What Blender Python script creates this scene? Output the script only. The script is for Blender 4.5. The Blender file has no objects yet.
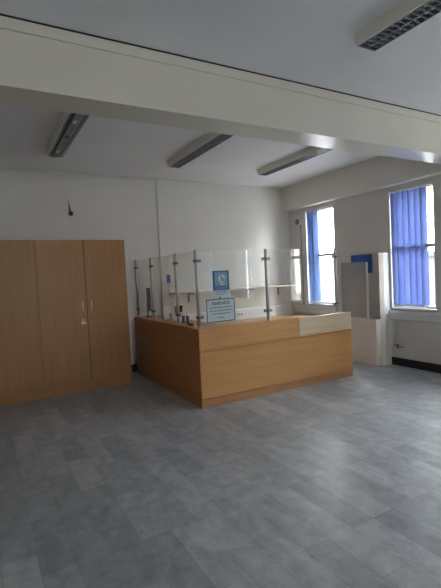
import bpy, bmesh, math, random
from mathutils import Vector, Matrix
random.seed(4)
C = bpy.context.scene.collection
R = math.radians

# ---------------------------------------------------------------- materials
def mat(name, col, rough=.6, metal=0., spec=.5):
    m = bpy.data.materials.new(name); m.use_nodes = True
    b = m.node_tree.nodes['Principled BSDF']
    b.inputs['Base Color'].default_value = (*col, 1)
    b.inputs['Roughness'].default_value = rough
    b.inputs['Metallic'].default_value = metal
    b.inputs['Specular IOR Level'].default_value = spec
    return m
def nd(m, t, **kw):
    n = m.node_tree.nodes.new(t)
    for k, v in kw.items(): setattr(n, k, v)
    return n
def lk(m, a, b): m.node_tree.links.new(a, b)
def bsdf(m): return m.node_tree.nodes['Principled BSDF']

def paint(name, col, rough=.6, var=.04, bump=.05, spec=.5):
    m = mat(name, col, rough, spec=spec); b = bsdf(m)
    tc = nd(m, 'ShaderNodeTexCoord'); n = nd(m, 'ShaderNodeTexNoise')
    n.inputs['Scale'].default_value = 1.3; n.inputs['Detail'].default_value = 5
    lk(m, tc.outputs['Object'], n.inputs['Vector'])
    r = nd(m, 'ShaderNodeValToRGB')
    r.color_ramp.elements[0].position = .3; r.color_ramp.elements[1].position = .7
    r.color_ramp.elements[0].color = (*[c*(1-var) for c in col], 1)
    r.color_ramp.elements[1].color = (*[min(1, c*(1+var)) for c in col], 1)
    lk(m, n.outputs['Fac'], r.inputs['Fac']); lk(m, r.outputs['Color'], b.inputs['Base Color'])
    n2 = nd(m, 'ShaderNodeTexNoise'); n2.inputs['Scale'].default_value = 60
    lk(m, tc.outputs['Object'], n2.inputs['Vector'])
    bp = nd(m, 'ShaderNodeBump'); bp.inputs['Strength'].default_value = bump; bp.inputs['Distance'].default_value = .01
    lk(m, n2.outputs['Fac'], bp.inputs['Height']); lk(m, bp.outputs['Normal'], b.inputs['Normal'])
    return m

def wood(name, dark, light, axis='Z', rough=.42, scale=1.):
    m = mat(name, light, rough); b = bsdf(m)
    tc = nd(m, 'ShaderNodeTexCoord'); mp = nd(m, 'ShaderNodeMapping')
    s = {'X': (.6, 9, 9), 'Y': (9, .6, 9), 'Z': (9, 9, .6)}[axis]
    mp.inputs['Scale'].default_value = tuple(scale*v for v in s)
    lk(m, tc.outputs['Object'], mp.inputs['Vector'])
    n = nd(m, 'ShaderNodeTexNoise'); n.inputs['Scale'].default_value = 2.2; n.inputs['Detail'].default_value = 8
    n.inputs['Roughness'].default_value = .62; n.inputs['Distortion'].default_value = .4
    lk(m, mp.outputs['Vector'], n.inputs['Vector'])
    r = nd(m, 'ShaderNodeValToRGB')
    r.color_ramp.elements[0].position = .32; r.color_ramp.elements[1].position = .68
    r.color_ramp.elements[0].color = (*dark, 1); r.color_ramp.elements[1].color = (*light, 1)
    lk(m, n.outputs['Fac'], r.inputs['Fac']); lk(m, r.outputs['Color'], b.inputs['Base Color'])
    return m

def floor_mat():
    m = mat('floor_vinyl', (.3, .31, .32), .3); b = bsdf(m)
    tc = nd(m, 'ShaderNodeTexCoord'); mp = nd(m, 'ShaderNodeMapping')
    mp.inputs['Rotation'].default_value = (0, 0, R(90))
    lk(m, tc.outputs['Object'], mp.inputs['Vector'])
    def brick(c1, c2, mo):
        br = nd(m, 'ShaderNodeTexBrick'); br.offset = .37; br.offset_frequency = 3
        br.inputs['Scale'].default_value = 1; br.inputs['Brick Width'].default_value = .62
        br.inputs['Row Height'].default_value = .19; br.inputs['Mortar Size'].default_value = .0018
        br.inputs['Mortar Smooth'].default_value = .3
        br.inputs['Color1'].default_value = c1; br.inputs['Color2'].default_value = c2; br.inputs['Mortar'].default_value = mo
        lk(m, mp.outputs['Vector'], br.inputs['Vector']); return br
    br = brick((.305, .33, .352, 1), (.455, .476, .49, 1), (.25, .27, .285, 1))
    # long soft grain and mottled cloudy print
    mg = nd(m, 'ShaderNodeMapping'); mg.inputs['Scale'].default_value = (4, 1.8, 1)
    lk(m, tc.outputs['Object'], mg.inputs['Vector'])
    n = nd(m, 'ShaderNodeTexNoise'); n.inputs['Scale'].default_value = 1.6; n.inputs['Detail'].default_value = 9
    n.inputs['Roughness'].default_value = .7; n.inputs['Distortion'].default_value = .6
    lk(m, mg.outputs['Vector'], n.inputs['Vector'])
    r = nd(m, 'ShaderNodeValToRGB')
    r.color_ramp.elements[0].position = .28; r.color_ramp.elements[1].position = .72
    r.color_ramp.elements[0].color = (.72, .73, .74, 1); r.color_ramp.elements[1].color = (1.2, 1.2, 1.2, 1)
    lk(m, n.outputs['Fac'], r.inputs['Fac'])
    mx = nd(m, 'ShaderNodeMix', data_type='RGBA', blend_type='MULTIPLY'); mx.inputs['Factor'].default_value = 1
    lk(m, br.outputs['Color'], mx.inputs['A']); lk(m, r.outputs['Color'], mx.inputs['B'])
    nb = nd(m, 'ShaderNodeTexNoise'); nb.inputs['Scale'].default_value = 9; nb.inputs['Detail'].default_value = 6; nb.inputs['Roughness'].default_value = .65
    lk(m, tc.outputs['Object'], nb.inputs['Vector'])
    rb = nd(m, 'ShaderNodeValToRGB'); rb.color_ramp.elements[0].position = .3; rb.color_ramp.elements[1].position = .62
    rb.color_ramp.elements[0].color = (.80, .81, .80, 1); rb.color_ramp.elements[1].color = (1.1, 1.1, 1.1, 1)
    lk(m, nb.outputs['Fac'], rb.inputs['Fac'])
    mb = nd(m, 'ShaderNodeMix', data_type='RGBA', blend_type='MULTIPLY'); mb.inputs['Factor'].default_value = 1
    lk(m, mx.outputs['Result'], mb.inputs['A']); lk(m, rb.outputs['Color'], mb.inputs['B']); mx = mb
    # sparse dark flecks
    v = nd(m, 'ShaderNodeTexVoronoi'); v.inputs['Scale'].default_value = 5.5
    lk(m, tc.outputs['Object'], v.inputs['Vector'])
    r2 = nd(m, 'ShaderNodeValToRGB'); r2.color_ramp.elements[0].position = .02; r2.color_ramp.elements[1].position = .1
    r2.color_ramp.elements[0].color = (.66, .64, .62, 1); r2.color_ramp.elements[1].color = (1, 1, 1, 1)
    lk(m, v.outputs['Distance'], r2.inputs['Fac'])
    mx2 = nd(m, 'ShaderNodeMix', data_type='RGBA', blend_type='MULTIPLY'); mx2.inputs['Factor'].default_value = 1
    lk(m, mx.outputs['Result'], mx2.inputs['A']); lk(m, r2.outputs['Color'], mx2.inputs['B'])
    lk(m, mx2.outputs['Result'], b.inputs['Base Color'])
    rr = nd(m, 'ShaderNodeMapRange'); rr.inputs['To Min'].default_value = .33; rr.inputs['To Max'].default_value = .46
    lk(m, n.outputs['Fac'], rr.inputs['Value']); lk(m, rr.outputs['Result'], b.inputs['Roughness'])
    bp = nd(m, 'ShaderNodeBump'); bp.inputs['Strength'].default_value = .12; bp.inputs['Distance'].default_value = .004
    lk(m, n.outputs['Fac'], bp.inputs['Height']); lk(m, bp.outputs['Normal'], b.inputs['Normal'])
    return m

def glass(name, tint, refl=1., haze=0., hazecol=(.5, .5, .5)):
    m = bpy.data.materials.new(name); m.use_nodes = True; nt = m.node_tree; nt.nodes.clear()
    out = nd(m, 'ShaderNodeOutputMaterial'); t = nd(m, 'ShaderNodeBsdfTransparent'); g = nd(m, 'ShaderNodeBsdfGlossy')
    t.inputs['Color'].default_value = (*tint, 1); g.inputs['Roughness'].default_value = .02
    f = nd(m, 'ShaderNodeLayerWeight'); f.inputs['Blend'].default_value = .5      # Schlick reflectance, same from both sides
    pw = nd(m, 'ShaderNodeMath', operation='POWER'); pw.inputs[1].default_value = 5
    mu = nd(m, 'ShaderNodeMath', operation='MULTIPLY_ADD'); mu.inputs[1].default_value = .9*refl; mu.inputs[2].default_value = .04*refl
    mx = nd(m, 'ShaderNodeMixShader')
    lk(m, f.outputs['Facing'], pw.inputs[0]); lk(m, pw.outputs[0], mu.inputs[0]); lk(m, mu.outputs[0], mx.inputs[0])
    lk(m, t.outputs[0], mx.inputs[1]); lk(m, g.outputs[0], mx.inputs[2])
    last = mx
    if haze:
        d = nd(m, 'ShaderNodeBsdfDiffuse'); d.inputs['Color'].default_value = (*hazecol, 1)
        m2 = nd(m, 'ShaderNodeMixShader'); m2.inputs[0].default_value = haze
        lk(m, mx.outputs[0], m2.inputs[1]); lk(m, d.outputs[0], m2.inputs[2]); last = m2
    lk(m, last.outputs[0], out.inputs[0])
    return m

def fabric(name, col, tr, f=.5):
    m = bpy.data.materials.new(name); m.use_nodes = True; nt = m.node_tree; nt.nodes.clear()
    out = nd(m, 'ShaderNodeOutputMaterial'); d = nd(m, 'ShaderNodeBsdfDiffuse'); t = nd(m, 'ShaderNodeBsdfTranslucent')
    tc = nd(m, 'ShaderNodeTexCoord'); w = nd(m, 'ShaderNodeTexNoise'); w.inputs['Scale'].default_value = 220
    lk(m, tc.outputs['Object'], w.inputs['Vector'])
    r = nd(m, 'ShaderNodeValToRGB'); r.color_ramp.elements[0].color = (*[c*.85 for c in col], 1); r.color_ramp.elements[1].color = (*col, 1)
    lk(m, w.outputs['Fac'], r.inputs['Fac']); lk(m, r.outputs['Color'], d.inputs['Color'])
    t.inputs['Color'].default_value = (*tr, 1)
    mx = nd(m, 'ShaderNodeMixShader'); mx.inputs[0].default_value = f
    lk(m, d.outputs[0], mx.inputs[1]); lk(m, t.outputs[0], mx.inputs[2]); lk(m, mx.outputs[0], out.inputs[0])
    return m

M = dict(
    wall=paint('wall_paint', (.66, .645, .61), .55),
    wallw=paint('window_wall_paint', (.64, .625, .60), .5),
    ceil=paint('ceiling_paint', (.76, .77, .78), .6),
    beam=paint('beam_gloss_paint', (.64, .615, .535), .31, spec=.6),
    bulk=paint('bulkhead_paint', (.70, .67, .62), .3),
    floor=floor_mat(),
    skirt=mat('black_skirting', (.018, .02, .024), .45),
    upvc=mat('white_upvc', (.66, .67, .68), .35),
    trunk=mat('white_trunking', (.70, .71, .73), .4),
    gasket=mat('grey_gasket', (.12, .12, .13), .6),
    beech=wood('cupboard_beech', (.33, .155, .05), (.385, .19, .065), 'Z'),
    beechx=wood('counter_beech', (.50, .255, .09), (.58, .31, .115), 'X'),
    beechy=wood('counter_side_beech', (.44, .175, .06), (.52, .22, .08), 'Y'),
    pale=wood('pale_veneer', (.56, .44, .29), (.66, .54, .38), 'X'),
    plinth=wood('plinth_wood', (.33, .16, .07), (.44, .23, .10), 'X'),
    desk=wood('desk_beech', (.50, .30, .15), (.62, .40, .21), 'X'),
    shelf=mat('shelf_laminate', (.66, .62, .55), .5),
    steel=mat('brushed_steel', (.58, .56, .54), .45, .6),
    dsteel=mat('clamp_steel', (.22, .22, .22), .4, .6),
    chrome=mat('satin_handle', (.62, .6, .57), .3, .7),
    brass=mat('brass_lock', (.5, .36, .16), .35, .8),
    dark=mat('dark_gap', (.02, .018, .016), .8),
    black=mat('black_plastic', (.025, .027, .03), .45),
    screen=mat('dark_screen', (.012, .014, .018), .15),
    wplas=mat('white_plastic', (.72, .73, .74), .4),
    paper=mat('white_paper', (.8, .8, .8), .7),
    cream=mat('cream_laminate', (.76, .72, .64), .4),
    fitbody=mat('light_fitting_body', (.80, .78, .70), .45),
    louvre=mat('louvre_metal', (.24, .255, .275), .4, .3),
    cell=mat('reflector_metal', (.75, .76, .78), .5, .2),
    gear=mat('gear_tray', (.24, .25, .26), .5),
    tube=mat('unlit_tube', (.6, .62, .64), .35),
    red=mat('dark_red_plastic', (.2, .014, .016), .6),
    blue=mat('blue_sign', (.02, .10, .42), .5),
    teal=mat('poster_blue', (.03, .11, .19), .6),
    teal2=mat('poster_sky_blue', (.16, .36, .46), .45),
    violet=mat('poster_violet_blue', (.10, .20, .42), .45),
    notice=mat('notice_pale_blue', (.50, .60, .65), .5),
    ink=mat('notice_ink', (.03, .05, .09), .8),
    border=mat('notice_border', (.03, .07, .12), .6),
    figure=mat('poster_figure', (.30, .30, .36), .6),
    strip=mat('painted_window_light', (.50, .58, .62), .25),  # window light on the boxed column, put into the colour
    glass=glass('screen_glass', (.97, .985, .975), .85),
    pane=glass('window_pane', (.97, .98, .98), .8),
    persp=glass('grey_perspex', (.78, .78, .78), 1., .34, (.75, .71, .67)),
    blind=fabric('blue_blind_fabric', (.24, .29, .50), (.26, .34, .68), .10),
    blind2=fabric('pale_blue_blind_fabric', (.3, .4, .65), (.42, .58, .9), .45),
    bwall=paint('render_outside', (.10, .10, .10), .9),
    bglass=mat('outside_window', (.06, .07, .09), .2),
    tarmac=paint('pale_paving', (.34, .34, .34), .9),
    slate=mat('roof_slate', (.07, .075, .085), .8),
)

# ---------------------------------------------------------------- helpers
def box(bm, x0, y0, z0, x1, y1, z1, rot=None, piv=None, bev=0):
    b2 = bmesh.new()
    vs = [b2.verts.new((x, y, z)) for x in (x0, x1) for y in (y0, y1) for z in (z0, z1)]
    for f in ((0, 1, 3, 2), (4, 6, 7, 5), (0, 4, 5, 1), (2, 3, 7, 6), (0, 2, 6, 4), (1, 5, 7, 3)):
        b2.faces.new([vs[i] for i in f])
    bmesh.ops.recalc_face_normals(b2, faces=b2.faces)
    if bev: bmesh.ops.bevel(b2, geom=b2.edges[:] , offset=bev, segments=2, affect='EDGES', profile=.6)
    if rot is not None: bmesh.ops.rotate(b2, verts=b2.verts, cent=piv or (0, 0, 0), matrix=rot)
    me = bpy.data.meshes.new('t'); b2.to_mesh(me); b2.free(); bm.from_mesh(me); bpy.data.meshes.remove(me)
    return bm
def bx(*a, **k): return box(bmesh.new(), *a, **k)
def lathe(bm, prof, cen=(0, 0, 0), axis='z', seg=20, rot=None):
    rings = []
    for r, h in prof:
        ring = []
        for i in range(seg):
            a = 2*math.pi*i/seg; p = Vector((r*math.cos(a), r*math.sin(a), h))
            if axis == 'x': p = Vector((p.z, p.x, p.y))
            if axis == 'y': p = Vector((p.y, p.z, p.x))
            if rot: p = rot @ p
            ring.append(bm.verts.new(p + Vector(cen)))
        rings.append(ring)
    fs = []
    for a, b in zip(rings, rings[1:]):
        for i in range(seg): fs.append(bm.faces.new((a[i], a[(i+1) % seg], b[(i+1) % seg], b[i])))
    fs.append(bm.faces.new(rings[0][::-1])); fs.append(bm.faces.new(rings[-1]))
    for f in fs[:-2]: f.smooth = True
    return bm
def lt(*a, **k): return lathe(bmesh.new(), *a, **k)
def tube(bm, pts, r, seg=8):
    rings = []
    pts = [Vector(p) for p in pts]
    for i, p in enumerate(pts):
        d = (pts[min(i+1, len(pts)-1)] - pts[max(i-1, 0)]).normalized()
        u = d.orthogonal().normalized() if not rings else (u - d*u.dot(d)).normalized()
        w = d.cross(u)
        rings.append([bm.verts.new(p + r*(math.cos(2*math.pi*k/seg)*u + math.sin(2*math.pi*k/seg)*w)) for k in range(seg)])
    for a, b in zip(rings, rings[1:]):
        for i in range(seg): bm.faces.new((a[i], a[(i+1) % seg], b[(i+1) % seg], b[i])).smooth = True
    bm.faces.new(rings[0][::-1]); bm.faces.new(rings[-1]); return bm
def obj(name, bm, m, parent=None, world=False):
    if world and parent is not None:
        base = parent.location if parent.parent is None else parent.parent.location + parent.location
        bmesh.ops.translate(bm, verts=bm.verts, vec=-Vector(base))
    bmesh.ops.recalc_face_normals(bm, faces=bm.faces)
    me = bpy.data.meshes.new(name); bm.to_mesh(me); bm.free(); me.materials.append(m)
    o = bpy.data.objects.new(name, me); C.objects.link(o)
    if parent is not None: o.parent = parent
    return o
def tag(o, label, cat, group=None):
    o['label'] = label; o['category'] = cat
    if group: o['group'] = group
    return o
def thing(name, label, cat, loc, group=None):
    o = bpy.data.objects.new(name, None); o.empty_display_size = .1; C.objects.link(o); o.location = loc
    return tag(o, label, cat, group)
def struct(name, bm, m, parent=None):
    o = obj(name, bm, m, parent); o['kind'] = 'structure'; return o
def dup(root, loc, label=None, rz=None):
    def cp(o, par):
        c = o.copy(); C.objects.link(c)
        if par is not None: c.parent = par
        for ch in [k for k in bpy.data.objects if k.parent == o]: cp(ch, c)
        return c
    r = cp(root, None); r.location = loc
    if rz is not None: r.rotation_euler.z = rz
    if label: r['label'] = label
    return r

# ---------------------------------------------------------------- room shell
D, XR, XL, YN, H = 7.15, 5.8, -2.6, -5.4, 3.36      # back wall, window wall, left wall, rear wall, ceiling
T = .14
WH, WB, WT = .385, .93, 2.80                        # window half width, sill and head height
struct('floor', bx(XL-T, YN-T, -.1, XR+.3, D+T, 0), M['floor'])
struct('ceiling', bx(XL-T, YN-T, H, XR+.3, D+T, H+.12), M['ceil'])
struct('wall_back', bx(XL-T, D, 0, XR+.3, D+T, H), M['wall'])
struct('wall_left', bx(XL-T, YN, 0, XL, D, H), M['wall'])
rc = 1.6                                            # added unseen window in the rear wall behind the camera, for fill light
bm = bx(XL-T, YN-T, 0, rc-.4, YN, H); box(bm, rc+.4, YN-T, 0, XR+.3, YN, H); box(bm, rc-.4, YN-T, 0, rc+.4, YN, WB); box(bm, rc-.4, YN-T, WT, rc+.4, YN, H)
struct('wall_rear', bm, M['wall'])
bm = bmesh.new(); y0, y1 = YN-.12, YN-.06
box(bm, rc-.4, y0, WB, rc-.35, y1, WT); box(bm, rc+.35, y0, WB, rc+.4, y1, WT); box(bm, rc-.35, y0, WB, rc+.35, y1, WB+.05)
box(bm, rc-.35, y0, WT-.05, rc+.35, y1, WT); box(bm, rc-.025, y0, WB+.05, rc+.025, y1, WT-.05)
f = struct('window_7', bm, M['upvc'])
p = bx(rc-.35, y0+.03, WB+.05, rc-.026, y0+.036, WT-.05); box(p, rc+.026, y0+.03, WB+.05, rc+.35, y0+.036, WT-.05)
obj('pane', p, M['pane'], f)
L = bpy.data.lights.new('window_daylight', 'AREA'); L.shape = 'RECTANGLE'; L.size = .8; L.size_y = 1.87; L.cycles.is_portal = True  # portal passing sky light through the added rear window
lo = bpy.data.objects.new('window_daylight', L); C.objects.link(lo)
lo.location = (rc, YN-.16, 1.865); lo.rotation_euler = (R(90), 0, 0)
WC = [6.25, 4.24, 2.23, .22, -1.79, -3.8]                 # window centres along the window wall
bm = bmesh.new()
edges = [D] + [v for c in WC for v in (c+WH, c-WH)] + [YN]
for i in range(0, len(edges), 2): box(bm, XR, edges[i+1], 0, XR+.3, edges[i], H)
for c in WC:
    box(bm, XR, c-WH, 0, XR+.3, c+WH, WB); box(bm, XR, c-WH, WT, XR+.3, c+WH, H)
struct('wall_right', bm, M['wallw'])
# beam across the room with a small cove at its top and the dark joint above it
bm = bx(XL, 3.14, 2.91, XR, 3.45, H); box(bm, XL, 3.125, 3.275, XR, 3.14, H)
struct('trim_1', bm, M['beam'])
struct('trim_2', bx(XL, 3.118, 3.35, XR, 3.1245, H), M['dark'])
struct('trim_3', bx(5.64, 3.45, 2.87, XR, D, H, bev=.006), M['bulk'])          # bulkhead over the windows
# skirtings
struct('baseboard_right', bx(XR-.018, YN, 0, XR, 4.65, .125), M['skirt'])
struct('baseboard_back', bx(XL, D-.018, 0, XR-.3, D, .125), M['skirt'])
struct('baseboard_left', bx(XL, YN, 0, XL+.018, D-.02, .125), M['skirt'])
# windows
for i, c in enumerate(WC):
    n = i+1
    x0, x1 = XR+.06, XR+.12
    bm = bmesh.new(); w = .045
    box(bm, x0, c-WH, WB, x1, c-WH+w, WT); box(bm, x0, c+WH-w, WB, x1, c+WH, WT)
    box(bm, x0, c-WH+w, WB, x1, c+WH-w, WB+w); box(bm, x0, c-WH+w, WT-w, x1, c+WH-w, WT)
    box(bm, x0-.005, c-WH+w, 1.86, x1, c+WH-w, 1.915)
    f = struct('window_%d' % n, bm, M['upvc'])
    g = bmesh.new()
    for z0, z1 in ((WB+w, 1.86), (1.915, WT-w)):
        for ya, yb in ((c-WH+w, c-WH+w+.012), (c+WH-w-.012, c+WH-w)): box(g, x0+.01, ya, z0, x1-.01, yb, z1)
    obj('gasket', g, M['gasket'], f)
    p = bmesh.new()
    for z0, z1 in ((WB+w, 1.86), (1.915, WT-w)): box(p, x0+.03, c-WH+w, z0, x0+.036, c+WH-w, z1)
    obj('pane', p, M['pane'], f)
    obj('window_sill', bx(XR-.02, c-WH-.02, WB-.025, XR+.06, c+WH+.02, WB+.003, bev=.004), M['upvc'], f)
    L = bpy.data.lights.new('window_daylight', 'AREA'); L.shape = 'RECTANGLE'; L.size = 1.88; L.size_y = .78
    L.cycles.is_portal = True
    lo = bpy.data.objects.new('window_daylight', L); C.objects.link(lo)
    lo.location = (XR+.2, c, (WB+WT)/2); lo.rotation_euler = (0, R(90), 0)

# ---------------------------------------------------------------- wall trunking, conduit, fittings
t = thing('dado_trunking', 'white plastic cable trunking running low along the back wall', 'cable trunking', (4.3, D-.03, .70))
bm = bx(2.0, D-.05, .70, XR-.056, D-.001, .905, bev=.004); obj('trunking_body', bm, M['trunk'], t, True)
bm = bx(2.0, D-.054, .765, XR-.056, D-.05, .84); obj('trunking_lid', bm, M['upvc'], t, True)
t = thing('dado_trunking', 'white plastic cable trunking running under the windows', 'cable trunking', (XR-.03, 2.5, .75))
bm = bx(XR-.05, YN+.05, .755, XR-.001, D-.06, .885, bev=.004); obj('trunking_body', bm, M['trunk'], t, True)
bm = bx(XR-.054, YN+.05, .79, XR-.05, D-.06, .85); obj('trunking_lid', bm, M['upvc'], t, True)
def socket(x, label):
    t = thing('wall_socket', label, 'socket', (x, D-.056, .76))
    obj('socket_plate', bx(x-.07, D-.066, .765, x+.07, D-.0545, .845, bev=.002), M['upvc'], t, True)
    for dx in (-.04, .025): obj('switch', bx(x+dx, D-.07, .785, x+dx+.02, D-.0665, .83), M['gasket'], t, True)
socket(4.42, 'double socket on the back trunking right of the framed notice')
socket(3.55, 'double socket on the back trunking right of the corner post')
t = thing('cable_conduit', 'thin white cable conduit running down the back wall from the ceiling', 'conduit', (2.84, D-.01, .91))
obj('vertical_cover', bx(2.825, D-.022, .907, 2.852, D, 3.335), M['wall'], t, True)
obj('ceiling_run', bx(XL+.05, D-.022, 3.32, 2.852, D, 3.345), M['wall'], t, True)
obj('lower_box', bx(2.812, D-.035, .907, 2.866, D-.0225, 1.08), M['trunk'], t, True)
s = tag(obj('switch_label', bx(2.935, D-.008, 1.50, 3.005, D, 1.65), M['blue']), 'small blue square sign on the back wall beside the conduit', 'sign')
t = thing('wall_beacon', 'small dark red ball with a pointed tail on the wall above the cupboards', 'wall ornament', (1.338, D-.04, 2.66))
bm = lt([(.004, -.038), (.022, -.031), (.034, -.016), (.038, 0), (.034, .016), (.022, .031), (.004, .038)], (1.338, D-.04, 2.70)); obj('ball', bm, M['red'], t, True)
bm = lt([(.016, 0), (.013, .05), (.007, .13), (.002, .205)], (1.330, D-.036, 2.715), rot=Matrix.Rotation(R(-5), 3, 'Y')); obj('tail', bm, M['red'], t, True)
obj('wall_plate', bx(1.328, D-.012, 2.685, 1.35, D, 2.71), M['red'], t, True)
t = thing('round_sounder', 'round grey device with a hanging cable beside the far window', 'alarm sounder', (XR-.03, 6.85, 2.6))
obj('housing', lt([(.085, -.012), (.085, 0), (.075, .02)][::-1], (XR-.012, 6.85, 2.61), 'x'), M['wplas'], t, True)
obj('dome', lt([(.062, 0), (.055, -.02), (.02, -.032)], (XR-.034, 6.85, 2.61), 'x'), M['gear'], t, True)
obj('cable', tube(bmesh.new(), [(XR-.008, 6.80, 2.56), (XR-.008, 6.78, 2.3), (XR-.008, 6.775, 1.6), (XR-.008, 6.775, .89)], .006), M['gasket'], t, True)
t = thing('notice_board', 'small blue framed board on the wall behind the grey perspex screen', 'notice board', (XR-.01, 5.22, 1.52))
obj('backing', bx(XR-.012, 5.0, 1.52, XR, 5.44, 1.82), M['blue'], t, True)
bm = bmesh.new()
for a in ((4.99, 1.51, 5.45, 1.53), (4.99, 1.81, 5.45, 1.83), (4.99, 1.53, 5.01, 1.81), (5.43, 1.53, 5.45, 1.81)): box(bm, XR-.02, a[0], a[1], XR-.0125, a[2], a[3])
obj('frame', bm, M['blue'], t, True)

# ---------------------------------------------------------------- blinds
def slat(ang, h, m, root, y, x=5.835, w=.115):
    bm = bmesh.new(); n = 6; top, bot = [], []
    for i in range(n+1):
        u = (i/n-.5)*w; bow = .006*(1-(2*i/n-1)**2)
        p = Vector((bow, u, 0)); p.rotate(Matrix.Rotation(ang, 3, 'Z'))
        top.append(bm.verts.new((p.x, p.y, h))); bot.append(bm.verts.new((p.x, p.y, 0)))
    for i in range(n): bm.faces.new((bot[i], bot[i+1], top[i+1], top[i])).smooth = True
    r = bmesh.ops.solidify(bm, geom=bm.faces[:], thickness=.0012)
    o = obj('slat', bm, m, root); o.location = (x-root.location.x, y-root.location.y, WB+.045-root.location.z)
    wgt = obj('weight', bx(-.004, -.045, -.012, .004, .045, .01, rot=Matrix.Rotation(ang, 3, 'Z')), M['wplas'], o)
    return o
def blind(c, spec, m, label):
    t = thing('vertical_blind', label, 'blind', (5.835, c, WB+.03), 'vertical blinds in the windows')
    obj('head_rail', bx(5.815, c-WH+.005, WT-.03, 5.853, c+WH-.005, WT-.003, bev=.003), M['upvc'], t, True)
    for y, a in spec: slat(R(a), WT-.035-WB-.045, m, t, y)
    ys = [y for y, a in spec]
    obj('bottom_chain', tube(bmesh.new(), [(5.835, max(ys), WB+.04), (5.833, (max(ys)+min(ys))/2, WB+.03), (5.835, min(ys), WB+.04)], .003), M['wplas'], t, True)
    return t
blind(WC[0], [(WC[0]+.30-.028*i, 52+random.uniform(-6, 6)) for i in range(7)], M['blind2'], 'pale blue vertical blind drawn to the left in the far window')
blind(WC[1], [(4.56-.106*i, a) for i, a in enumerate((16, 24, 14, 28, 22))] + [(4.045, 62)], M['blind'], 'royal blue vertical blind covering most of the near window')
blind(WC[2], [(WC[2]+.30-.03*i, 60) for i in range(7)], M['blind2'], 'bunched pale blue vertical blind seen mirrored in the glass screen')
blind(WC[3], [(WC[3]+v, 8) for v in (.325, .225, .155, .025, -.08, -.18, -.32)], M['blind'], 'blue vertical blind faintly mirrored left of the middle post')

blind(WC[4], [(WC[4]+.335-.096*i, 8) for i in range(8)], M['blind'], 'closed blue vertical blind, fifth window along, mirrored near the corner post')
# ---------------------------------------------------------------- ceiling lights
ZB = 3.275
def fitting(x0, x1, y0, y1, label, gear=False):
    cx = (x0+x1)/2
    t = thing('ceiling_light', label, 'ceiling light', (cx, (y0+y1)/2, H), 'unlit fluorescent ceiling lights')
    # tapered body shell (open bottom)
    bm = bmesh.new(); fl = .025
    ring = lambda e, z: [bm.verts.new(p) for p in ((x0-e, y0-e*.3, z), (x1+e, y0-e*.3, z), (x1+e, y1+e*.3, z), (x0-e, y1+e*.3, z))]
    a, b = ring(fl, H-.001), ring(.012, ZB+.004); c = [bm.verts.new(p) for p in ((x0, y0, ZB), (x1, y0, ZB), (x1, y1, ZB), (x0, y1, ZB))]
    d = [bm.verts.new((v.co.x, v.co.y, H-.02)) for v in c]
    for p, q in ((a, b), (b, c), (c, d)):
        for i in range(4): bm.faces.new((p[i], p[(i+1) % 4], q[(i+1) % 4], q[i]))
    bm.faces.new(a); bm.faces.new(d)
    obj('body', bm, M['fitbody'], t, True)
    e = .002
    if gear:
        # diffuser missing: two dark troughs either side of a gear spine with pale labels
        bm = bx(x0+e, y0+e, ZB+.03, x1-e, y1-e, ZB+.034)
        box(bm, x0+e, y0+e, ZB+.001, x0+.02, y1-e, ZB+.03); box(bm, x1-.035, y0+e, ZB+.001, x1-e, y1-e, ZB+.03)
        obj('trough', bm, M['louvre'], t, True)
        sp = obj('gear_spine', bx(x0+.05, y0+e, ZB-.004, x1-.065, y1-e, ZB+.029, bev=.004), M['gear'], t, True)
        for yy in (y0+.42, y1-.28):
            l = obj('gear_label', bx(cx-.025, yy-.05, ZB-.0065, cx+.012, yy+.05, ZB-.0045), M['paper'], t, True); l['label'] = 'pale label on the gear spine'
        l = obj('lamp_holder', bx(cx-.02, (y0+y1)/2-.03, ZB-.012, cx+.01, (y0+y1)/2+.03, ZB-.0045), M['black'], t, True); l['label'] = 'small dark holder in the middle of the spine'
        obj('tube', lt([(.008, y0+.03), (.008, y1-.03)], (x1-.05, 0, ZB+.012), 'y', 10), M['tube'], t, True)
    else:
        bm = bmesh.new(); w = .012
        box(bm, x0+e, y0+e, ZB-.002, x0+w, y1-e, ZB+.03); box(bm, x1-w, y0+e, ZB-.002, x1-e, y1-e, ZB+.03)
        box(bm, x0+w, y0+e, ZB-.002, x1-w, y0+w, ZB+.03); box(bm, x0+w, y1-w, ZB-.002, x1-w, y1-e, ZB+.03)
        obj('louvre_frame', bm, M['louvre'], t, True)
        bm = bx(cx-.006, y0+w, ZB, cx+.006, y1-w, ZB+.028); n = int((y1-y0)/.05)
        for i in range(1, n):
            y = y0+(y1-y0)*i/n; box(bm, x0+w, y-.004, ZB, cx-.006, y+.004, ZB+.026); box(bm, cx+.006, y-.004, ZB, x1-w, y+.004, ZB+.026)
        obj('louvre', bm, M['louvre'], t, True)
        bm = bmesh.new()
        for i in range(n):
            y = y0+(y1-y0)*(i+.5)/n
            for xx in ((x0+cx)/2, (x1+cx)/2):
                lathe(bm, [(.016, 0), (.011, .008), (.003, .011)], (xx, y, ZB+.026), seg=10)
        box(bm, x0+w, y0+w, ZB+.034, x1-w, y1-w, ZB+.036)
        obj('reflector', bm, M['cell'], t, True)
        for xx in ((x0+cx)/2, (x1+cx)/2): obj('tube', lt([(.008, y0+.03), (.008, y1-.03)], (xx, 0, ZB+.045), 'y', 10), M['tube'], t, True)
fitting(.885, 1.075, 4.22, 6.03, 'unlit ceiling strip light with bare gear tray, above the cupboards', True)
fitting(2.61, 2.785, 4.22, 6.03, 'unlit louvred ceiling light, middle one of the three behind the beam')
fitting(4.27, 4.43, 4.22, 6.03, 'unlit louvred ceiling light behind the beam, nearest the windows')
fitting(2.60, 2.785, .5, 2.31, 'unlit louvred ceiling light in front of the beam')

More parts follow.
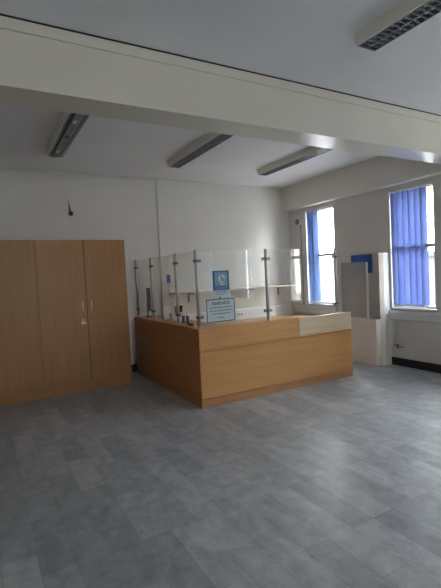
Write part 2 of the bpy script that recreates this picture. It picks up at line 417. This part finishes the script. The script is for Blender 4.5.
# ---------------------------------------------------------------- cupboards
def cupboard(x0, x1, label, keys):
    yf, yb, h = 6.33, D-.005, 2.205
    xm = (x0+x1)/2 + (.02 if keys else 0)
    t = thing('cupboard', label, 'cupboard', ((x0+x1)/2, (yf+yb)/2, 0), 'tall beech cupboards along the back wall')
    bm = bx(x0, yf+.02, .13, x0+.02, yb, h); box(bm, x1-.02, yf, .13, x1, yb, h)
    box(bm, x0+.02, yf+.02, h-.02, x1-.02, yb, h); box(bm, x0+.02, yf+.02, .13, x1-.02, yb, .15); box(bm, x0+.02, yb-.01, .15, x1-.02, yb, h-.02)
    obj('carcass', bm, M['beech'], t, True)
    obj('plinth', bx(x0, yf+.012, 0, x1, yb, .129), M['beech'], t, True)
    for a, b, s in ((x0+.003, xm-.004, -1), (xm+.004, x1-.022, 1)):
        d = obj('door', bx(a, yf-.001, .15, b, yf+.019, h-.003, bev=.0015), M['beech'], t, True)
        hx = xm + (-.065 if s < 0 else .058)
        if keys:
            bm = bmesh.new(); tube(bm, [(hx, yf-.002, 1.165), (hx, yf-.03, 1.172), (hx, yf-.034, 1.19), (hx, yf-.034, 1.285), (hx, yf-.03, 1.303), (hx, yf-.002, 1.31)], .0075, 8)
            o = obj('handle', bm, M['chrome'], d, True); o['label'] = 'satin metal bow handle'
        else:
            obj('keyhole_cover', bx(hx-.008, yf-.006, 1.15, hx+.008, yf-.0012, 1.24, bev=.002), M['brass'], d, True)
        if keys and s < 0:
            o = obj('lock', lt([(.018, yf-.012), (.018, yf-.0012)], (hx-.004, 0, 1.045), 'y', 16), M['brass'], d, True)
            o = obj('key', bx(hx-.008, yf-.042, 1.025, hx-.002, yf-.0125, 1.047), M['chrome'], d, True)
            bm = bx(hx-.03, yf-.03, .985, hx-.004, yf-.024, 1.024, bev=.002); box(bm, hx+.004, yf-.032, .99, hx+.034, yf-.027, 1.022, bev=.002)
            o = obj('key_tag', bm, M['chrome'], d, True)
    obj('door_gap', bx(xm-.003, yf+.005, .15, xm+.003, yf+.018, h-.003), M['dark'], t, True)
    return t
cupboard(.685, 1.94, 'tall beech double cupboard with two bow handles and keys in its lock', True)
cupboard(-.575, .683, 'tall beech cupboard cut by the left edge of the photo, without handles', False)

# ---------------------------------------------------------------- reception counter
KX, KY, XE, YL, KH = 2.225, 4.525, 4.76, 6.95, .965
t = thing('reception_counter', 'beech L-shaped reception counter with glass screens on top', 'counter', (3.5, 4.75, 0))
obj('front_panel', bx(KX+.02, KY, .112, XE, KY+.03, .680), M['beechx'], t, True)
obj('upper_band', bx(KX+.02, KY+.004, .712, 3.765, KY+.03, .945), M['beechx'], t, True)
o = obj('infill_panel', bx(3.768, KY-.001, .712, XE, KY+.03, .958, bev=.002), M['pale'], t, True); o['label'] = 'paler veneer panel at the right of the upper band'
obj('shadow_gap', bx(KX+.02, KY+.012, .6805, XE-.002, KY+.028, .6915), M['dark'], t, True)
obj('ledge', bx(KX-.002, KY-.03, .692, XE+.008, KY+.03, .712, bev=.002), M['beechx'], t, True)
obj('front_plinth', bx(KX+.02, KY+.003, 0, XE-.003, KY+.03, .1045), M['plinth'], t, True)
obj('end_panel', bx(XE-.025, KY+.031, 0, XE, KY+.33, .93), M['beechx'], t, True)
obj('front_top', bx(KX, KY-.004, .946, 3.766, KY+.20, KH, bev=.003), M['beechx'], t, True)
obj('inner_shelf', bx(3.77, KY+.031, .905, XE-.03, KY+.16, .93), M['desk'], t, True)
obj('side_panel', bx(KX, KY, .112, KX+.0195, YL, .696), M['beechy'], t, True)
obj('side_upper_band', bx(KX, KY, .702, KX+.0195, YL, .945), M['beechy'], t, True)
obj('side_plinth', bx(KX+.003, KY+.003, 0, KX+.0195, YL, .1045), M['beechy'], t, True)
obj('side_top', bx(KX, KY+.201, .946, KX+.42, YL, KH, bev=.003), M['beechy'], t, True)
obj('work_surface', bx(KX+.43, KY+.37, .70, 3.9, KY+.95, .725), M['desk'], t, True)
obj('inner_leg_panel', bx(3.86, KY+.39, 0, 3.88, KY+.93, .699), M['beechx'], t, True)
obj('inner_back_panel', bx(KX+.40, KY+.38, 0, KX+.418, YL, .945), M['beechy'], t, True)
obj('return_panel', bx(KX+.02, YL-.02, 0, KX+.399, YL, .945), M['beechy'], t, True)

t = thing('back_desk', 'long beech desk against the back wall behind the counter', 'desk', (4.5, 6.8, 0))
obj('desk_top', bx(2.9, 6.45, .672, XR-.07, D-.06, .697), M['desk'], t, True)
for x in (2.95, 4.3, 5.65): obj('desk_leg', bx(x, 6.5, 0, x+.03, D-.07, .671), M['desk'], t, True)
t = thing('wall_shelf', 'long pale shelf on dark brackets on the back wall', 'shelf', (4.35, D-.12, 1.26))
obj('shelf_board', bx(2.98, D-.27, 1.30, XR-.02, D-.001, 1.325), M['shelf'], t, True)
for x in (3.35, 4.66, 5.42):
    bm = bx(x-.012, D-.22, 1.282, x+.012, D-.02, 1.2995); box(bm, x-.012, D-.02, 1.12, x+.012, D-.001, 1.2995)
    obj('bracket', bm, M['gasket'], t, True)

# posts and glass
Z0, Z1, PX, PY = KH, 1.915, 2.29, 4.617
def post(x, y, dirs, label):
    t = thing('screen_post', label, 'metal post', (x, y, Z0), 'steel posts of the counter screen')
    obj('pole', lt([(.0225, 0), (.0225, Z1-Z0-.004), (.018, Z1-Z0)]), M['steel'], t)
    obj('base_flange', lt([(.034, .0005), (.034, .006), (.022, .012)]), M['steel'], t)
    for zz in (.13, .82):
        bm = lt([(.028, zz-.014), (.028, zz+.014)])
        for dx, dy in dirs:
            a = math.atan2(dy, dx)
            box(bm, .018, -.014, zz-.019, .062, .014, zz+.019, rot=Matrix.Rotation(a, 3, 'Z'), bev=.004)
        obj('clamp', bm, M['dsteel'], t)
    return t
post(PX, PY, [(1, 0), (0, 1)], 'steel corner post of the counter screen, nearest the camera')
post(3.322, PY, [(1, 0), (-1, 0)], 'steel post in the middle of the counter front')
post(4.572, PY, [(-1, 0)], 'steel post near the right end of the counter front')
post(PX, 5.24, [(0, -1), (0, 1)], 'steel post next to the corner post on the counter side')
post(PX, 6.175, [(0, -1), (0, 1)], 'steel post on the counter side, just right of the monitor')
post(PX, 6.90, [(0, -1)], 'steel post nearest the cupboards, left of the monitor')
def panel(a, b, label):
    (x0, y0), (x1, y1) = a, b; e = .004
    bm = bx(min(x0, x1)-(e if x0 == x1 else 0), min(y0, y1)-(e if y0 == y1 else 0), 1.0, max(x0, x1)+(e if x0 == x1 else 0), max(y0, y1)+(e if y0 == y1 else 0), 1.905, bev=.0015)
    tag(obj('glass_panel', bm, M['glass']), label, 'glass panel', 'clear glass panels of the counter screen')
panel((PX+.032, PY), (3.29, PY), 'clear glass panel carrying the poster and notice, front left')
panel((3.354, PY), (4.54, PY), 'clear glass panel at front right, mirroring a window')
panel((PX, PY+.032), (PX, 5.208), 'clear glass panel on the counter side beside the corner post')
panel((PX, 5.272), (PX, 6.143), 'clear glass panel on the counter side in front of the card terminal')
panel((PX, 6.207), (PX, 6.868), 'clear glass panel on the counter side in front of the monitor')

# poster and notice on the front glass
def flat(bm, x0, z0, x1, z1, y, th=.0004): return box(bm, x0, y-th, z0, x1, y, z1)
def ellipse(bm, cx, cz, rx, rz, y, n=24, th=.0004):
    vs = [bm.verts.new((cx+rx*math.cos(2*math.pi*i/n), y, cz+rz*math.sin(2*math.pi*i/n))) for i in range(n)]
    f = bm.faces.new(vs); r = bmesh.ops.extrude_face_region(bm, geom=[f])
    bmesh.ops.translate(bm, verts=[v for v in r['geom'] if isinstance(v, bmesh.types.BMVert)], vec=(0, -th, 0)); return bm
YG = PY-.0045
t = thing('poster', 'small blue poster with a pale picture, taped above the notice', 'poster', (2.615, YG-.002, 1.315))
obj('sheet', flat(bmesh.new(), 2.492, 1.315, 2.745, 1.66, YG, .001), M['notice'], t, True)
obj('blue_field', flat(bmesh.new(), 2.50, 1.41, 2.733, 1.652, YG-.0012), M['teal'], t, True)
obj('sky_field', flat(bmesh.new(), 2.528, 1.47, 2.71, 1.637, YG-.0018), M['teal2'], t, True)
obj('violet_band', flat(bmesh.new(), 2.528, 1.42, 2.71, 1.468, YG-.0018), M['violet'], t, True)
bm = ellipse(bmesh.new(), 2.63, 1.555, .046, .052, YG-.0024); obj('pale_shape', bm, M['wplas'], t, True)
bm = ellipse(bmesh.new(), 2.637, 1.542, .034, .03, YG-.003); flat(bm, 2.56, 1.592, 2.60, 1.602, YG-.003); ellipse(bm, 2.62, 1.585, .018, .018, YG-.003); obj('dark_shape', bm, M['figure'], t, True)
bm = flat(bmesh.new(), 2.60, 1.478, 2.665, 1.486, YG-.0024)
obj('caption_stroke', bm, M['paper'], t, True)
bm = bmesh.new()
for z, a, b in ((1.39, 2.53, 2.70), (1.372, 2.53, 2.69), (1.352, 2.53, 2.66)): flat(bm, a, z, b, z+.006, YG-.0014)
obj('small_print', bm, M['violet'], t, True)
tag(obj('suction_hook', lt([(.012, YG-.001), (.009, YG-.008), (.004, YG-.012)][::-1], (2.59, 0, 1.318), 'y', 14), M['black']), 'tiny black suction hook on the glass between poster and notice', 'hook')

t = thing('notice', 'pale blue notice with dark border on the glass, reading PLEASE NOTE', 'notice', (2.6, YG-.002, 1.015))
def sh(z, x): return z + (x-2.6)*.0
obj('sheet', flat(bmesh.new(), 2.39, 1.012, 2.805, 1.308, YG, .001), M['notice'], t, True)
bm = bmesh.new()
for a in ((2.394, 1.016, 2.801, 1.027), (2.394, 1.293, 2.801, 1.304), (2.394, 1.027, 2.405, 1.293), (2.790, 1.027, 2.801, 1.293)): flat(bm, *a, YG-.0012)
obj('border', bm, M['border'], t, True)
cu = bpy.data.curves.new('t', 'FONT'); cu.body = 'PLEASE NOTE'; cu.size = .05; cu.align_x = 'CENTER'; cu.extrude = .0003; cu.offset = .0012
to = bpy.data.objects.new('t', cu); C.objects.link(to)
bpy.context.view_layer.update()
me = bpy.data.meshes.new_from_object(to); bpy.data.objects.remove(to)
bm = bmesh.new(); bm.from_mesh(me); bmesh.ops.rotate(bm, verts=bm.verts, cent=(0, 0, 0), matrix=Matrix.Rotation(R(90), 3, 'X'))
w = max(v.co.x for v in bm.verts)-min(v.co.x for v in bm.verts); bmesh.ops.scale(bm, vec=(.25/w, 1, 1), verts=bm.verts)
bmesh.ops.translate(bm, verts=bm.verts, vec=(2.6, YG-.0018, 1.232)); obj('lettering', bm, M['ink'], t, True)
random.seed(9)
for z, a, b in ((1.192, 2.44, 2.765), (1.153, 2.44, 2.765), (1.114, 2.47, 2.73), (1.066, 2.55, 2.65)):
    x = a; bm = bmesh.new()
    while x < b-.01:
        e = min(b, x+random.uniform(.018, .05)); flat(bm, x, z, e, z+.009, YG-.0014); x = e+.009
    obj('text_line', bm, M['ink'], t, True)

# things on the counter side top
t = thing('computer_monitor', 'black computer monitor seen edge-on on the counter beside the cupboards', 'monitor', (2.41, 6.70, KH))
rz = Matrix.Rotation(R(-16.5), 3, 'Z')
obj('display', bx(-.022, -.20, .11, .022, .20, .48, rot=rz, bev=.006), M['black'], t)
obj('screen', bx(.0225, -.19, .125, .024, .19, .468, rot=rz), M['screen'], t)
obj('stand', bx(-.035, -.03, .012, -.012, .03, .25, rot=rz), M['black'], t)
obj('base', bx(-.06, -.10, .0005, .09, .10, .012, rot=rz, bev=.003), M['black'], t)
t = thing('card_terminal', 'white desk terminal with small dark screen standing behind the glass', 'card terminal', (2.46, 5.66, KH))
rx = Matrix.Rotation(R(14), 3, 'X')
obj('base', bx(-.07, -.05, .0005, .07, .07, .04, bev=.006), M['wplas'], t)
obj('casing', bx(-.065, -.014, .035, .065, .02, .245, rot=rx, bev=.006), M['wplas'], t)
obj('screen', bx(-.055, -.02, .135, .055, -.0145, .235, rot=rx), M['screen'], t)
obj('handset', bx(-.10, -.03, .0405, -.068, .06, .12, bev=.008), M['wplas'], t)
t = tag(obj('paper_stack', bx(2.34, 5.42, KH+.0005, 2.54, 5.58, KH+.03), M['paper']), 'stack of white papers on the counter in front of the terminal', 'papers')
t = thing('leaflet_holder', 'grey and white leaflet holder between conduit and terminal', 'leaflet holder', (2.46, 6.03, KH))
obj('tray', bx(-.07, -.03, .0005, .07, .05, .05), M['wplas'], t); obj('leaflets', bx(-.06, -.015, .0505, .06, .0, .21, rot=Matrix.Rotation(R(-10), 3, 'X'), piv=(0, 0, .05)), M['fitbody'], t)
p = thing('pen_pot', 'dark grey pen pot on the counter, left one of two', 'pen pot', (2.41, 5.35, KH), 'pen pots beside the corner post')
obj('cup', lt([(.021, .0005), (.023, .10), (.021, .10), (.019, .01)]), M['gasket'], p)
obj('pen', tube(bmesh.new(), [(.004, 0, .02), (-.010, .005, .135)], .004), M['black'], p)
dup(p, (2.42, 5.23, KH), 'dark grey pen pot on the counter, right one of two')
tag(obj('stapler', bx(2.32, 4.92, KH+.0005, 2.36, 5.02, KH+.03, bev=.006), M['black']), 'small black stapler on the counter side top near the corner post', 'stapler')

# ---------------------------------------------------------------- right of the counter
t = thing('low_white_unit', 'low cream boxed unit against the window wall right of the counter', 'cabinet', (5.62, 5.2, 0))
obj('body', bx(5.50, 4.70, .13, XR-.06, 5.62, .735, bev=.003), M['cream'], t, True)
obj('base_panel', bx(5.506, 4.706, 0, XR-.06, 5.614, .126), M['cream'], t, True)
obj('top', bx(5.49, 4.69, .7355, XR-.06, 5.63, .755, bev=.003), M['cream'], t, True)
t = thing('perspex_screen', 'grey hazy perspex sheet standing on the low cream unit', 'screen', (5.52, 5.14, .756))
obj('sheet', bx(5.515, 4.885, .757, 5.521, 5.43, 1.70), M['persp'], t, True)
obj('edge_channel', bx(5.506, 4.862, .757, 5.53, 4.885, 1.69), M['shelf'], t, True)
obj('edge_channel', bx(5.506, 5.431, .757, 5.53, 5.45, 1.72), M['steel'], t, True)
obj('foot_channel', bx(5.508, 4.886, .7565, 5.5145, 5.43, .775), M['shelf'], t, True)
t = thing('boxed_column', 'tall narrow white boxed column left of the near window', 'boxing', (5.68, 4.72, 0))
bm = bmesh.new(); prof = ((5.60, 4.697), (5.67, 4.661), (XR-.002, 4.661), (XR-.002, 4.696))
lo_, hi_ = [bm.verts.new((x, y, 0)) for x, y in prof], [bm.verts.new((x, y, 1.825)) for x, y in prof]
for i in range(4): bm.faces.new((lo_[i], lo_[(i+1) % 4], hi_[(i+1) % 4], hi_[i]))
bm.faces.new(lo_); bm.faces.new(hi_)
obj('column_body', bm, M['cream'], t, True)
o = obj('edge_strip', bx(5.69, 4.655, .74, 5.75, 4.6605, 1.81, bev=.003), M['strip'], t, True); o['label'] = 'pale blue strip of painted window light on the column front'  # bluish strip stands in for window light falling on the column
t = thing('radiator', 'slim white radiator end beside the boxed column under the near window', 'radiator', (5.72, 4.57, .3))
bm = bx(5.675, 4.53, .315, 5.69, 4.648, .73, bev=.005); box(bm, 5.725, 4.53, .315, 5.74, 4.648, .73, bev=.005)
obj('panel', bm, M['upvc'], t, True)
obj('fin', bx(5.691, 4.565, .33, 5.724, 4.645, .715), M['trunk'], t, True)
obj('bracket', bx(5.741, 4.58, .4, XR-.0005, 4.61, .66), M['trunk'], t, True)
obj('pipe', tube(bmesh.new(), [(5.71, 4.56, .345), (5.70, 4.49, .33), (5.72, 4.44, .315), (5.76, 4.43, .31), (XR-.002, 4.43, .31)], .011), M['gear'], t, True)
obj('valve', lt([(.014, .29), (.018, .31), (.018, .35), (.012, .365)], (5.71, 4.47, 0)), M['gasket'], t, True)

# ---------------------------------------------------------------- outside the windows
struct('ground', bx(XR+.6, -30, -1.1, 60, 45, -1.0), M['tarmac'])
def house(x, y0, y1, z1, label, nw):
    t = thing('building', label, 'building', (x+3, (y0+y1)/2, -1))
    obj('walls', bx(x, y0, -1, x+6, y1, z1), M['bwall'], t, True)
    obj('roof', bx(x-.25, y0-.2, z1+.001, x+6.2, y1+.2, z1+.3), M['slate'], t, True)
    for k in range(nw):
        yc = y0+(y1-y0)*(k+.5)/nw
        for zc in [z for z in (.6, 3.4, 6.2) if z+1 < z1]:
            f = obj('window', bx(x-.05, yc-.6, zc-.5, x-.001, yc+.6, zc+.5), M['upvc'], t, True)
            obj('pane', bx(x-.06, yc-.52, zc-.62, x-.0505, yc+.52, zc+.62), M['bglass'], f, True)
house(19, 16, 30, 2.1, 'low pale building seen through the far window', 5)
house(24, -12, 15, 7.6, 'taller pale building seen through the near window', 9)

# ---------------------------------------------------------------- light and camera
w = bpy.data.worlds.new('overcast_sky'); bpy.context.scene.world = w; w.use_nodes = True
nt = w.node_tree; bg = nt.nodes['Background']
tc = nt.nodes.new('ShaderNodeTexCoord'); sx = nt.nodes.new('ShaderNodeSeparateXYZ'); r = nt.nodes.new('ShaderNodeValToRGB')
nt.links.new(tc.outputs['Generated'], sx.inputs[0]); nt.links.new(sx.outputs['Z'], r.inputs['Fac'])
r.color_ramp.elements[0].position = 0; r.color_ramp.elements[0].color = (1, .985, .95, 1)
r.color_ramp.elements[1].position = .8; r.color_ramp.elements[1].color = (.93, .96, 1, 1)
nt.links.new(r.outputs['Color'], bg.inputs['Color']); bg.inputs['Strength'].default_value = 6.0

cam = bpy.data.cameras.new('camera'); co = bpy.data.objects.new('camera', cam); C.objects.link(co)
yaw, pitch, roll, F = .5137, -.0449, -.0496, 424.3
f = Vector((math.sin(yaw)*math.cos(pitch), math.cos(yaw)*math.cos(pitch), math.sin(pitch)))
rt = Vector((math.cos(yaw), -math.sin(yaw), 0)); up = rt.cross(f)
c, s = math.cos(roll), math.sin(roll); RR, UU = c*rt+s*up, -s*rt+c*up
co.matrix_world = Matrix(((RR.x, UU.x, -f.x, 0), (RR.y, UU.y, -f.y, 0), (RR.z, UU.z, -f.z, 1.6), (0, 0, 0, 1)))
cam.sensor_fit = 'VERTICAL'; cam.sensor_height = 24; cam.lens = F*24/588; cam.clip_start = .05
S = bpy.context.scene; S.camera = co
S.view_settings.view_transform = 'Standard'; S.view_settings.look = 'None'
S.view_settings.exposure = 2.38; S.view_settings.gamma = 1; S.view_settings.use_curve_mapping = False
S.cycles.max_bounces = 12; S.cycles.diffuse_bounces = 6; S.cycles.transparent_max_bounces = 16
